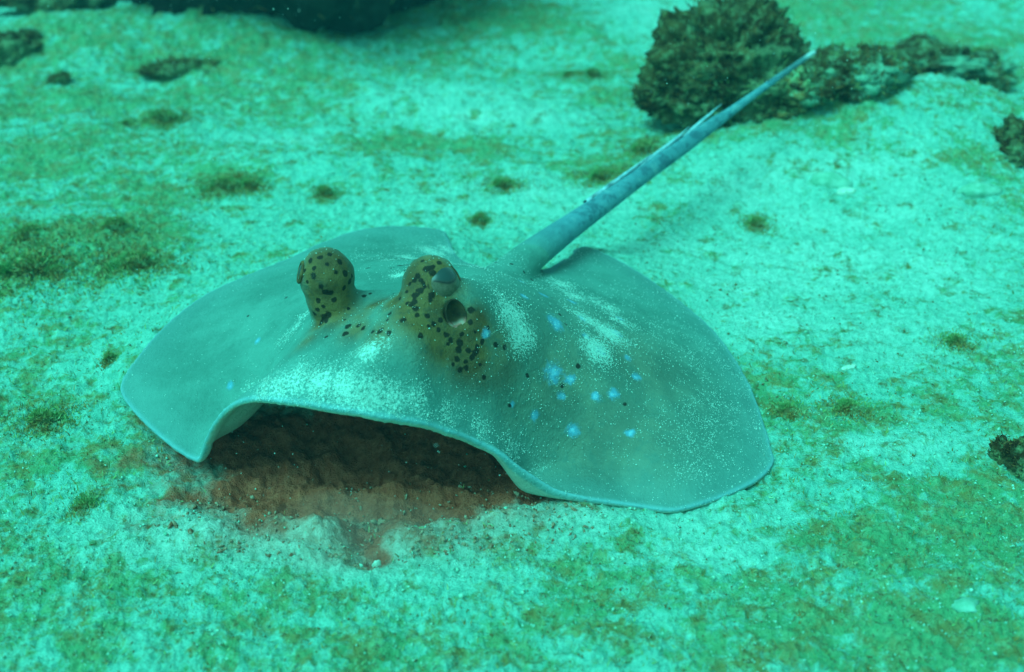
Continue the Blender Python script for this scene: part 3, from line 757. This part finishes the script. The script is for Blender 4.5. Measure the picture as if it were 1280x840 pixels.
# spiracle: pinkish open pocket behind the right eye
spm = Mat('spiracle_lining', .85, .05)
nn = spm.noise(200, 3, .6)
spm.base(spm.mix(spm.att('rim'), spm.mix(spm.ramp(nn, .3, .7), (.020, .018, .012), (.050, .040, .020)), spm.mix(spm.ramp(nn, .4, .6), (.34, .12, .09), (.30, .25, .20))))
def spiracle(px, py, r):
    loc = _loc
    nz = Vector(SPN)
    q = np.array(nz.to_track_quat('Z', 'Y').to_matrix())
    n, m = 36, 14
    A, S = np.meshgrid(np.linspace(0, 2 * math.pi, n, endpoint=False), np.linspace(0.02, 1, m), indexing='ij')
    depth = .16 * np.exp(-((S - .80) / .14) ** 2) - .62 * (1 - S ** 2)
    depth = np.where(S > .85, depth - (S - .85) * 2.2, depth)
    vv = np.stack([S * np.cos(A) * .85, S * np.sin(A) * 1.15, depth], -1).reshape(-1, 3) * r
    i = np.arange(n)[:, None]; j = np.arange(m - 1)[None]
    ff = np.stack([i * m + j, i * m + j + 1, ((i + 1) % n) * m + j + 1, ((i + 1) % n) * m + j], -1).reshape(-1, 4)
    me = mesh_from('spiracle', vv @ q.T, ff); smooth(me)
    yv = (S * np.sin(A)).reshape(-1)
    attr(me, 'rim', sstep(-.25, -.6, yv) * sstep(.35, .6, S.reshape(-1)))
    o = link('spiracle', me, spm.m); o.location = loc - np.array(nz) * r * .14; rebase(o)
spiracle(572, 392, .0086)

# venomous tail spines: flat serrated blades lying on the tail
sp = Mat('tail_spine_dentine', .5, .3)
nn = sp.noise(200, 3, .6)
sp.base(sp.mix(sp.ramp(nn, .35, .65), (.14, .34, .40), (.26, .50, .56)))
def spine(i0, i1, lift, w):
    ks = np.linspace(i0, i1, 24)
    ii = np.clip(ks.astype(int), 0, len(tp) - 1)
    s_ = np.linspace(0, 1, 24)
    cpt = tp[ii] + upv[ii] * (tr[ii, 1:] * .75 + lift * s_[:, None] ** 1.4) - sidev[ii] * (tr[ii, :1] * .62)
    ww = w * (1 - s_ ** 3) * (1 + .15 * (np.arange(24) % 2))
    hh = .0020 * (1 - s_ ** 2) + .0003
    ring = [(1, 0), (0, 1), (-1, 0), (0, -1)]
    vv = np.stack([cpt + sidev[ii] * (a * ww)[:, None] + upv[ii] * (b * hh)[:, None] for a, b in ring], 1).reshape(-1, 3)
    ff = grid_faces(24, 4, 0, False)
    me = mesh_from('tail_spine', vv, ff)
    o = link('tail_spine', me, sp.m); rebase(o)
spine(38, 54, .0045, .0028)
spine(48, 65, .0065, .0028)
spine(59, 77, .0080, .0026)

# sand grains lying on the ray's back
def grains(V0, F0, P_, s, rot=True):
    n = len(P_)
    k = len(V0)
    A = RNG.normal(0, 1, (n, 3, 3)); Q, _ = np.linalg.qr(A)
    sc = s[:, None] * RNG.uniform(.6, 1.25, (n, 3))
    v = np.einsum('nij,nkj->nki', Q, V0[None] * sc[:, None]) + P_[:, None]
    f = F0[None] + (np.arange(n) * k)[:, None, None]
    return v.reshape(-1, 3), f.reshape(-1, F0.shape[1])
OCT_V = np.array([[1, 0, 0], [-1, 0, 0], [0, 1, 0], [0, -1, 0], [0, 0, 1], [0, 0, -1]], float)
OCT_F = np.array([[0, 2, 4], [2, 1, 4], [1, 3, 4], [3, 0, 4], [2, 0, 5], [1, 2, 5], [3, 1, 5], [0, 3, 5]])
vis = (N[:, 2] > .15) & (P[:, 1] < .9) & (tt_ < .12)
clump = sstep(-.25, .45, fbm(P[:, 0], P[:, 1], P[:, 2], 160, 3, .6, 77))
w = vis * (sandw ** 1.6 * clump * 1.0 + (.016 * (1 - np.clip(brw, 0, 1) * .6) * (P[:, 0] > -.12) + .003) * sstep(-.4, .4, fbm(P[:, 0], P[:, 1], P[:, 2], 35, 3, .6, 79)))
n = 18000
i = RNG.choice(len(P), n, p=w / w.sum())
gp = P[i] + RNG.normal(0, .0006, (n, 3)) * [1, 1, 0] + N[i] * .0001
gs = RNG.uniform(.00018, .00040, n) * np.where(RNG.random(n) < .06, 1.5, 1)
V_, F_ = grains(OCT_V, OCT_F, gp, gs)
gm = Mat('sand_grain', .85, .2)
nn = gm.noise(700, 2, .6)
gm.base(gm.mix(gm.ramp(nn, .35, .65), (.26, .50, .44), (.44, .72, .66)))
link('sand_dusting', mesh_from('sand_dusting', V_, F_), gm.m, None, 'pale sand grains dusted over the back of the stingray', 'sand', None, 'stuff')

# ------------------------------------------------------------------ loose grit, algae fuzz, drifting particles
def scatter(n, ymin, ymax):
    y = np.exp(RNG.uniform(math.log(ymin), math.log(ymax), n)); x = RNG.uniform(-.46, .46, n) * (y + .25)
    return x, y
gx, gy = scatter(22000, .30, 2.2)
kp = RNG.random(len(gx)) > np.clip(patches(DUG, gx, gy) * 1.3, 0, .96)
gx, gy = gx[kp], gy[kp]
gz = ground(gx, gy)
s = RNG.uniform(.0004, .0010, len(gx)) * np.where(RNG.random(len(gx)) < .05, 1.8, 1) * (.75 + gy * .5)
V_, F_ = grains(OCT_V, OCT_F, np.stack([gx, gy, gz + s * .3], -1), s)
gt = Mat('coral_grit', .9, .1)
nn = gt.noise(130, 3, .8); nn2 = gt.noise(60, 3, .8)
gt.base(gt.mix(gt.ramp(nn, .50, .60), gt.mix(gt.ramp(nn2, .4, .6), (.13, .40, .28), (.25, .60, .48)), (.12, .12, .05)))
link('coral_grit', mesh_from('coral_grit', V_, F_), gt.m, None, 'fine coral grit strewn over the whole sandy seabed', 'grit', None, 'stuff')

# rubble turned over at the mouth of the pit
n = 650
th_ = RNG.uniform(0, 2 * math.pi, n); q_ = np.sqrt(RNG.random(n))
c0 = at(450, 640)
rx_, ry_ = c0[0] + .012 + .13 * q_ * np.cos(th_), c0[1] + .045 * q_ * np.sin(th_)
s = RNG.uniform(.0004, .0011, n) * np.where(RNG.random(n) < .07, 1.9, 1)
v_, f_ = ICO[2]
v_ = v_ * (1 + .9 * fbm(v_[:, 0] * 1.0, v_[:, 1], v_[:, 2], 1.7, 3, .6, 91))[:, None] * np.array([1.3, 1.0, .7])
V_, F_ = grains(v_, f_, np.stack([rx_, ry_, ground(rx_, ry_) + s * .25], -1), s)
rb = Mat('pit_rubble', .95, .05)
nn = rb.noise(90, 4, .8); nn2 = rb.noise(500, 3, .7)
rb.base(rb.mix(rb.ramp(nn2, .4, .7), rb.mix(rb.ramp(nn, .45, .58), (.17, .07, .035), (.24, .20, .13)), (.30, .28, .20)))
link('pit_rubble', mesh_from('pit_rubble', V_, F_), rb.m, None, 'brown and grey rubble turned over at the mouth of the dug pit', 'rubble', None, 'stuff')

ax, ay = scatter(230000, .30, 2.4)
aw = np.clip(patches(PATCH, ax, ay) * (0.75 + 0.5 * fbm(ax, ay, None, 22, 3, .6, 41)) + 0.45 * sstep(-.25, .5, fbm(ax, ay, None, 7, 4, .6, 43)) - patches(BARE, ax, ay), 0, 1)
aw = aw * (1 - np.clip(patches(DUG, ax, ay), 0, 1)) * (1 - .8 * np.clip(patches(SILT, ax, ay), 0, 1)) * sstep(-.1, .4, fbm(ax, ay, None, 95, 3, .6, 47))
keep = RNG.random(len(ax)) < np.clip(aw * 1.2, 0, 1)
ax, ay = ax[keep], ay[keep]
n = len(ax)
print('blades', n)
az = ground(ax, ay)
V_, F_ = blades(np.stack([ax, ay, az], -1), np.tile([0, 0, 1.0], (n, 1)), RNG.uniform(.0015, .0050, n) * (.7 + .45 * ay), RNG.uniform(.0003, .0008, n) * (.6 + ay), .8)
link('algae_turf', mesh_from('algae_turf', V_, F_), gf.m, None, 'short green and olive algae fuzz growing over the sand', 'algae', None, 'stuff')

n = 2600
py_ = RNG.uniform(.28, 1.9, n); px_ = RNG.uniform(-.5, .5, n) * (py_ + .15); pz_ = RNG.uniform(.02, .36, n)
n2 = 160
py_ = np.concatenate([py_, RNG.uniform(.40, .56, n2)]); px_ = np.concatenate([px_, RNG.uniform(-.18, .06, n2)]); pz_ = np.concatenate([pz_, RNG.uniform(.004, .045, n2)])
okp = (pz_ > ground(px_, py_) + .004)
pp = np.stack([px_, py_, pz_], -1)[okp]
V_, F_ = grains(OCT_V, OCT_F, pp, RNG.uniform(.00015, .00045, len(pp)) * (.5 + pp[:, 1] * .7))
link('suspended_particles', mesh_from('suspended_particles', V_, F_), gm.m, None, 'tiny pale specks drifting in the water', 'particles', None, 'stuff')

# ------------------------------------------------------------------ silt stirred up in front of the pit
sm = bpy.data.materials.new('silt_cloud'); sm.use_nodes = True
t = sm.node_tree; t.nodes.clear()
pv = t.nodes.new('ShaderNodeVolumePrincipled'); mo = t.nodes.new('ShaderNodeOutputMaterial')
pv.inputs['Color'].default_value = (.80, .74, .66, 1)
pv.inputs['Density'].default_value = 4.5
t.links.new(pv.outputs[0], mo.inputs['Volume'])
v_, f_ = ICO[4]
k_ = 1 + .55 * fbm(v_[:, 0], v_[:, 1], v_[:, 2], 1.5, 3, .55, 97)
o = link('silt_cloud', mesh_from('silt_cloud', v_ * k_[:, None] * np.array([.060, .032, .011]), f_), sm, None, 'thin greyish silt cloud hanging over the front of the dug pit', 'silt cloud', None, 'stuff')
o.location = at(445, 672, .002)

# ------------------------------------------------------------------ the water's haze
hm = bpy.data.materials.new('water_haze'); hm.use_nodes = True
t = hm.node_tree; t.nodes.clear()
pv = t.nodes.new('ShaderNodeVolumePrincipled'); mo = t.nodes.new('ShaderNodeOutputMaterial')
pv.inputs['Color'].default_value = (.05, .34, .38, 1)
pv.inputs['Density'].default_value = .058
t.links.new(pv.outputs[0], mo.inputs['Volume'])
b0, b1 = np.array([-70, -3, -1.5]), np.array([70, 75, .95])
vs = np.array([[(b0, b1)[a][0], (b0, b1)[b][1], (b0, b1)[c_][2]] for a in (0, 1) for b in (0, 1) for c_ in (0, 1)])
fs = np.array([[0, 1, 3, 2], [4, 6, 7, 5], [0, 4, 5, 1], [2, 3, 7, 6], [0, 2, 6, 4], [1, 5, 7, 3]])
link('haze', mesh_from('haze', vs, fs), hm, None, 'blue-green sea water haze filling the whole scene', 'haze', None, 'stuff')
